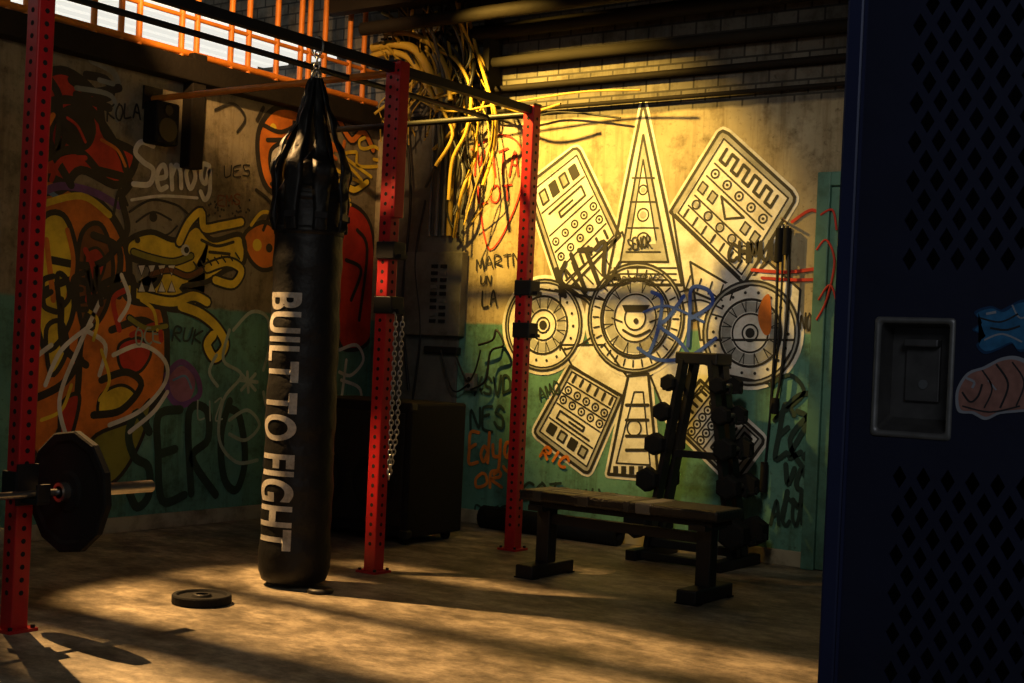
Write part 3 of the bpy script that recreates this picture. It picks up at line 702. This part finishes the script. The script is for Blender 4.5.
for s_ in ([(100,298),(76,350),(58,400),(66,440)],[(112,355),(140,345),(163,360),(164,382),(140,410),(108,425)],[(44,385),(60,350),(90,325)],[(128,432),(152,412),(166,392)],[(84,330),(104,345),(98,375)],[(30,360),(50,345)],[(120,275),(128,300),(118,320)]):
    q.st(s_,0.028,WH,6)
q.st([(38,205),(80,196),(108,215)],0.04,YE,6); q.st([(45,240),(52,300)],0.035,OR,6); q.st([(66,230),(72,262),(66,300)],0.03,OR,6)
for s_ in([(118,330),(112,300),(124,290)],[(130,335),(155,325),(160,340)],[(84,250),(92,270),(86,300)]): q.st(s_,0.035,RD,6)
for s_ in([(100,350),(108,380),(98,400)],[(140,300),(152,310),(156,330)],[(40,420),(60,410),(70,385)],[(86,310),(96,320),(92,340)]): q.st(s_,0.022,YE,6)
tag(q,'EDEM',(42,312),(102,304),36,K,0.034,7,0.15)
tag(q,'SZ',(36,150),(70,140),40,K,0.04,7,0.2)
q.st([(152,146),(140,142),(134,152),(142,162),(152,170),(148,184),(132,184)],0.034,WH,6)
tag(q,'enog',(154,190),(212,186),30,WH,0.032,6,0.04,0.1)
q.st([(130,200),(160,196),(196,198)],0.018,WH,6)
q.st([(128,212),(150,200),(175,205),(188,215)],0.015,K,5); q.st([(135,222),(152,212),(170,220)],0.013,K,5); q.st([(150,232),(165,235),(176,226)],0.012,K,5); q.cdisc((152,217),0.03,K,5)
q.fill([(128,240),(150,232),(175,240),(195,225),(212,240),(240,235),(243,262),(225,270),(205,282),(180,288),(205,300),(180,310),(150,305),(128,300),(122,285),(150,288),(160,270),(140,262),(126,255)],YE,2,K,0.035)
q.ost([(178,242),(188,222),(200,212),(203,228),(220,226),(240,222)],0.05,YE,K,4)
q.ost([(132,252),(150,258),(172,262),(190,256)],0.035,OL,K,5,0.02)
q.ost([(128,290),(148,298),(172,302),(192,296),(206,302)],0.055,YE,K,4)
q.ost([(180,306),(200,314),(216,328),(224,345),(214,358),(206,345),(212,335)],0.06,YE,K,4)
q.ost([(206,268),(226,262),(240,270),(232,284),(214,280)],0.05,YE,K,4)
q.ost([(150,274),(168,270),(186,276),(200,270)],0.03,BRN,K,6,0.02)
for x in(140,150,160,170): q.fill([(x-4,265),(x+4,265),(x,276)],WH,7,K,0.008,False); q.fill([(x-4,292),(x+4,292),(x,281)],WH,7,K,0.008,False)
q.cdisc((184,250),0.035,WH,7); q.cdisc((185,250),0.02,K,8); q.cdisc((136,240),0.02,K,8)
q.st([(200,240),(215,246),(232,242)],0.02,K,7); q.st([(208,252),(228,254)],0.02,K,7)
for k in range(7): q.st([(192+k*7,262-k*1.5),(196+k*7,268-k*1.5)],0.012,K,8)
q.ost([(128,318),(145,328),(165,326)],0.03,OL,K,5,0.02)
for i in range(30): q.cdisc((random.uniform(205,250),random.uniform(200,222)),0.008,K,5)
q.fill([(243,235),(262,222),(275,232),(277,262),(262,270),(248,258)],OR,2,K,0.03); q.cdisc((256,245),0.04,YE,4); q.cdisc((268,248),0.03,K,5); q.st([(250,225),(262,212),(280,218)],0.025,YE,5)
q.fill([(258,130),(275,108),(300,112),(312,135),(308,175),(290,195),(268,190),(258,165)],OR,2,K,0.04)
q.fill([(270,150),(290,142),(300,160),(290,178),(272,176)],WH,4,K,0.03); q.fill([(275,158),(290,152),(292,168),(278,170)],K,6)
for s_ in([(262,125),(280,132),(300,122)],[(266,140),(284,140)],[(262,108),(256,120)],[(300,125),(308,150)],[(270,184),(290,186),(302,178)]): q.st(s_,0.03,K,6)
q.st([(255,190),(270,205),(262,230)],0.025,K,5); q.cdisc((272,128),0.03,YE,5)
tag(q,'SERO',(126,505),(250,492),88,DG,0.055,5,0.06,0.15)
q.st([(165,375),(180,362),(195,375),(198,395),(180,405),(168,395),(165,375)],0.04,PU,4); q.fill([(168,376),(182,366),(194,380),(188,400),(172,398)],PK,3)
q.st([(172,380),(184,376),(190,388)],0.015,BL2,6); q.st([(60,200),(44,188),(36,176)],0.03,BL2,3)
for s_ in ([(228,330),(222,360),(240,375),(222,400),(218,440),(235,462),(256,460)],[(232,330),(250,312),(266,318),(268,345),(262,370)],[(238,380),(256,382)],[(246,372),(247,392)],[(240,374),(254,390)],[(254,374),(240,390)],[(228,420),(246,410),(258,425),(244,440),(228,434)],[(262,392),(268,430),(262,465)],[(215,355),(208,372),(216,386)]): q.st(s_,0.024,PT,6)
tag(q,'OCE',(134,345),(160,342),16,PT,0.012,6,0.1); tag(q,'RUK',(170,340),(200,344),14,DG,0.014,6,0.1); tag(q,'LIZ',(196,420),(222,418),18,PT,0.012,6,0.1)
for s_ in ([(338,350),(355,345),(362,360),(350,375),(338,372)],[(340,380),(358,388),(360,405)],[(345,360),(340,400)]): q.st(s_,0.025,WH,6)
q.fill([(338,220),(352,205),(372,235),(372,330),(350,350),(336,330)],RD,1,K,0.03); q.st([(345,260),(360,270),(350,300)],0.03,K,4); q.st([(356,230),(366,250),(358,320)],0.03,K,4)
tag(q,'XAVRS',(340,215),(384,150),30,YE,0.025,6,0.15); q.ost([(338,120),(350,140),(362,132),(372,150)],0.04,OR,K,4); q.ost([(340,180),(352,190),(366,182)],0.04,YE,K,4)
tag(q,'WAL',(330,170),(345,140),20,OR,0.03,6)
tag(q,'UES',(222,178),(250,176),12,K,0.010,6,0.1); tag(q,'KOLA',(105,120),(140,118),14,K,0.012,6,0.1); tag(q,'EMS',(216,206),(240,204),10,BRN,0.010,6,0.1)
for s_ in([(112,215),(118,190),(126,205)],[(214,110),(232,104),(244,118),(236,132)]): q.st(s_,0.02,K,6)
q.b.obj('spray_graffiti')

# ---------------------------------------------------------------- locker
LY=1.67; lx0=-0.667; LH=1.95; lx1=0.10
b=MB(); a_,b_=0.015,0.0245
b.box(((lx0+lx1)/2,LY+0.46,LH/2),(lx1-lx0,0.02,LH),NAVYIN)
b.box((lx0+0.008,LY+0.24,LH/2),(0.016,0.44,LH),NAVYIN); b.box((lx1-0.008,LY+0.24,LH/2),(0.016,0.44,LH),NAVY)
b.box((lx0-0.0005,LY+0.24,LH/2),(0.001,0.44,LH),NAVY)
b.box(((lx0+lx1)/2,LY+0.24,LH),(lx1-lx0,0.46,0.02),NAVY); b.box(((lx0+lx1)/2,LY+0.24,0.08),(lx1-lx0,0.46,0.02),NAVYIN)
b.box((-0.2835,LY+0.24,LH/2),(0.016,0.44,LH),NAVYIN)
b.box(((lx0+lx1)/2,LY+0.02,0.04),(lx1-lx0,0.04,0.08),NAVY2)
b.box(((lx0+lx1)/2,LY+0.015,LH-0.015),(lx1-lx0,0.03,0.03),NAVY2)
for x in (lx0+0.012,-0.2835,lx1-0.012): b.box((x,LY+0.012,LH/2),(0.024,0.030,LH),NAVY2,ch=0.004)
def door(dx0,dx1,handle):
    fx0=dx0+0.055; n=int((dx1-dx0-0.09)/(2*a_)); fx1=fx0+2*a_*n
    th=0.0015; yf=LY-0.004
    def sheet(x0,x1,z0,z1): b.box(((x0+x1)/2,yf+th/2,(z0+z1)/2),(x1-x0,th,z1-z0),NAVY)
    fields=[(1.276,11),(1.052-2*b_*14,14)]
    zt=LH-0.04; zb=0.09
    sheet(dx0,fx0,zb,fields[0][0]-0.2); sheet(dx0,handle[0],fields[0][0]-0.2,handle[3]) ; sheet(dx0,fx0,handle[3],zt); sheet(fx1,dx1,zb,zt)
    sheet(fx0,fx1,fields[0][0]+2*b_*fields[0][1],zt)
    zlo=fields[1][0]; zhi=zlo+2*b_*fields[1][1]
    sheet(fx0,fx1,zb,zlo)
    hx0,hx1,hz0,hz1=handle
    zc0,zc1=zhi,fields[0][0]
    sheet(max(hx1,fx0),fx1,zc0,zc1)
    if hx0>fx0: sheet(fx0,hx0,zc0,zc1)
    sheet(max(hx0,fx0),hx1,zc0,hz0); sheet(max(hx0,fx0),hx1,hz1,zc1)
    k=0.60
    def q3(pts):
        A=[Vector((x,yf,z)) for x,z in pts]; B=[Vector((x,yf+th,z)) for x,z in pts]
        b.face(A,NAVY); b.face(list(reversed(B)),NAVYIN)
    def cell(cx,cz):
        o=[(cx-a_,cz),(cx,cz-b_),(cx+a_,cz),(cx,cz+b_)]; i_=[(cx-a_*k,cz),(cx,cz-b_*k),(cx+a_*k,cz),(cx,cz+b_*k)]
        for j in range(4):
            jj=(j+1)%4
            q3([o[j],o[jj],i_[jj],i_[j]])
            b.face([(i_[j][0],yf,i_[j][1]),(i_[jj][0],yf,i_[jj][1]),(i_[jj][0],yf+th*2,i_[jj][1]),(i_[j][0],yf+th*2,i_[j][1])],NAVY2)
    for z0,m in fields:
        for j in range(m):
            for i in range(n):
                cell(fx0+a_+2*a_*i,z0+b_+2*b_*j)
                if i<n-1 and j<m-1: cell(fx0+2*a_*(i+1),z0+2*b_*(j+1))
        for j in range(m-1):
            zc=z0+b_+2*b_*j
            q3([(fx0,zc),(fx0+a_,zc+b_),(fx0,zc+2*b_)]); q3([(fx1,zc),(fx1,zc+2*b_),(fx1-a_,zc+b_)])
        for i in range(n-1):
            xc=fx0+a_+2*a_*i; zt_=z0+2*b_*m
            q3([(xc,z0),(xc+2*a_,z0),(xc+a_,z0+b_)]); q3([(xc,zt_),(xc+a_,zt_-b_),(xc+2*a_,zt_)])
        for (x,zz,sx,sz) in((fx0,z0,1,1),(fx1,z0,-1,1),(fx0,z0+2*b_*m,1,-1),(fx1,z0+2*b_*m,-1,-1)):
            q3([(x,zz),(x+sx*a_,zz),(x,zz+sz*b_)])
    for x in(dx0,dx1): b.box((x,LY+0.004,(zb+zt)/2),(0.004,0.02,zt-zb),NAVY2)
    # recessed pressed-steel latch pocket
    d=0.036; cx=(hx0+hx1)/2; cz=(hz0+hz1)/2
    def rr(ins,y,rad,lift=0):
        pts=[]
        for (X_,Z_,a0_) in((hx1-ins-rad,hz1-ins-rad,0),(hx0+ins+rad,hz1-ins-rad,90),(hx0+ins+rad,hz0+ins+rad+lift,180),(hx1-ins-rad,hz0+ins+rad+lift,270)):
            for j in range(5):
                t=R2(a0_+j*22.5); pts.append(Vector((X_+rad*math.cos(t),y,Z_+rad*math.sin(t))))
        return pts
    rows=[rr(-0.003,yf-0.0003,0.005),rr(-0.002,yf-0.003,0.005),rr(0.003,yf-0.003,0.005),rr(0.005,yf+0.002,0.005)]
    b.grid(rows,CHROME,True,True)
    rows=[rr(0.005,yf+0.002,0.005),rr(0.009,yf+d,0.006,0.012)]
    b.grid(rows,CHROMED,True,True); b.face(rows[-1],CHROMED)
    b.box((cx+0.002,yf+d-0.003,cz+0.010),(0.044,0.006,0.080),CHROMED,ch=0.0015)
    b.box((cx+0.002,yf+d-0.010,cz+0.044),(0.044,0.016,0.010),CHROMED,ch=0.002)
    b.cyl((cx+0.004,yf+d-0.0075,cz-0.008),(cx+0.004,yf+d-0.005,cz-0.008),0.006,GREY,12)
door(-0.640,-0.300,(-0.607,-0.511,1.080,1.225))
door(-0.267,0.073,(-0.234,-0.138,1.080,1.225))
b.obj('metal_locker')
def sticker(name,pts,m,inner,marks):
    b=MB(); Y0=LY-0.0048
    def P(x,y,k): q=onY(x,y,LY-0.004); q.y=Y0-0.0003*k; return q
    def poly(pts,m,k,sm=True):
        Q=[P(x,y,k) for x,y in pts]
        if sm: Q=catmull([Q[-1]]+Q+[Q[0],Q[1]],5)[5:-5]
        bm=bmesh.new(); f=bm.faces.new([bm.verts.new(v) for v in Q]); bmesh.ops.triangulate(bm,faces=[f])
        for t in bm.faces: b.face([v.co.copy() for v in t.verts],m)
        bm.free()
    cx=sum(x for x,_ in pts)/len(pts); cyy=sum(y for _,y in pts)/len(pts)
    poly(pts,m,1)
    poly([(cx+(x-cx)*0.92,cyy+(y-cyy)*0.89) for x,y in pts],inner,2)
    for mk,mm,w in marks:
        Q=catmull([P(x,y,3) for x,y in mk],5)
        for i in range(len(Q)-1):
            d=(Q[i+1]-Q[i]); nn=Vector((-d.z,0,d.x)).normalized()*w/2
            b.face([Q[i]+nn,Q[i+1]+nn,Q[i+1]-nn,Q[i]-nn],mm)
    b.obj(name)
SB=mat('sticker_blue',(0.03,0.16,0.30),0.4,0,0.7,90); SP=mat('sticker_pink',(0.36,0.16,0.11),0.4,0,0.6,90); SW=mat('sticker_white',(0.34,0.34,0.34),0.4); SB2=mat('sticker_navy',(0.01,0.05,0.12),0.4)
sticker('blue_creature_sticker',[(974,312),(990,306),(1004,310),(1020,300),(1038,302),(1046,320),(1040,345),(1020,352),(1012,344),(998,350),(984,354),(976,345),(984,336),(972,330),(980,322)],SB2,SB,[([(980,318),(1000,322),(1018,314)],K,0.002),([(984,340),(1002,334),(1022,342)],SW,0.0022),([(990,328),(1006,330),(1020,326)],K,0.0025),([(1012,305),(1020,318),(1034,312)],SW,0.002),([(986,314),(996,312)],SW,0.003)])
sticker('pink_creature_sticker',[(958,385),(968,372),(985,366),(1000,358),(1016,356),(1032,364),(1044,380),(1044,408),(1020,412),(1000,414),(985,420),(972,414),(958,412),(955,398)],SW,SP,[([(962,392),(970,402),(978,396),(982,384)],K,0.0025),([(982,370),(992,388),(984,408)],K,0.002),([(996,364),(1008,384),(1000,408)],K,0.0025),([(1012,362),(1024,382),(1016,406)],K,0.002),([(966,378),(974,382),(972,388)],SW,0.003),([(962,406),(990,412),(1020,406)],K,0.002),([(988,380),(996,390)],SW,0.002)])

# ---------------------------------------------------------------- lights
def spot(name,loc,target,e,col,ang,blend,rad):
    l=bpy.data.lights.new(name,'SPOT'); l.energy=e; l.color=col; l.spot_size=R2(ang); l.spot_blend=blend; l.shadow_soft_size=rad
    o=bpy.data.objects.new(name,l); bpy.context.scene.collection.objects.link(o); o.location=loc
    o.rotation_euler=(Vector(target)-Vector(loc)).to_track_quat('-Z','Y').to_euler(); return o
def area(name,loc,target,e,col,sx,sy_):
    l=bpy.data.lights.new(name,'AREA'); l.energy=e; l.color=col; l.shape='RECTANGLE'; l.size=sx; l.size_y=sy_
    o=bpy.data.objects.new(name,l); bpy.context.scene.collection.objects.link(o); o.location=loc
    o.rotation_euler=(Vector(target)-Vector(loc)).to_track_quat('-Z','Y').to_euler(); return o
spot('mural_warm_spot',(-5.45,5.85,3.50),(-4.72,7.38,2.30),850,(1,0.59,0.10),62,0.6,0.04)  # unseen warm spot added in place of sun reaching the mural
spot('mural_wash_light',(-2.2,3.6,3.3),(-3.8,7.38,1.55),120,(1,0.86,0.68),50,0.9,0.2)
spot('floor_streak_spot',(-6.25,4.0,3.5),(-3.25,4.55,0.0),1900,(1,0.56,0.20),50,0.4,0.015)  # unseen spot added to stand in for sun across the floor
spot('railing_fill_spot',(-5.3,4.6,3.4),(-6.45,6.0,3.25),210,(1,0.55,0.2),62,0.5,0.03)  # unseen spot added only to brighten the railing rods
area('room_fill_light',(-2.0,1.5,3.4),(-6.4,5.2,1.2),24,(1,0.94,0.82),1.6,1.0)
area('locker_fill_light',(0.8,-0.6,2.4),(-0.5,1.7,1.2),8,(0.74,0.82,1.0),0.8,0.8)  # added fill for the locker front, not a real window
w=bpy.data.worlds.new('World'); bpy.context.scene.world=w; w.use_nodes=True
w.node_tree.nodes['Background'].inputs[0].default_value=(0.5,0.57,0.7,1); w.node_tree.nodes['Background'].inputs[1].default_value=0.035

# ---------------------------------------------------------------- camera
cam=bpy.data.cameras.new('camera'); co=bpy.data.objects.new('camera',cam); bpy.context.scene.collection.objects.link(co)
cam.sensor_width=36; cam.lens=36*F/1024; cam.shift_y=VH/1024; cam.clip_start=0.05
Rv=Vector((cy,sy,0)); U=Vector((0,0,1)); Fw=Vector((-sy,cy,0))
X=cs*Rv+sn*U; Y=-sn*Rv+cs*U; Z=-Fw
M=Matrix(((X.x,Y.x,Z.x,0),(X.y,Y.y,Z.y,0),(X.z,Y.z,Z.z,HC),(0,0,0,1)))
co.matrix_world=M
bpy.context.scene.camera=co
bpy.context.scene.view_settings.view_transform='Standard'
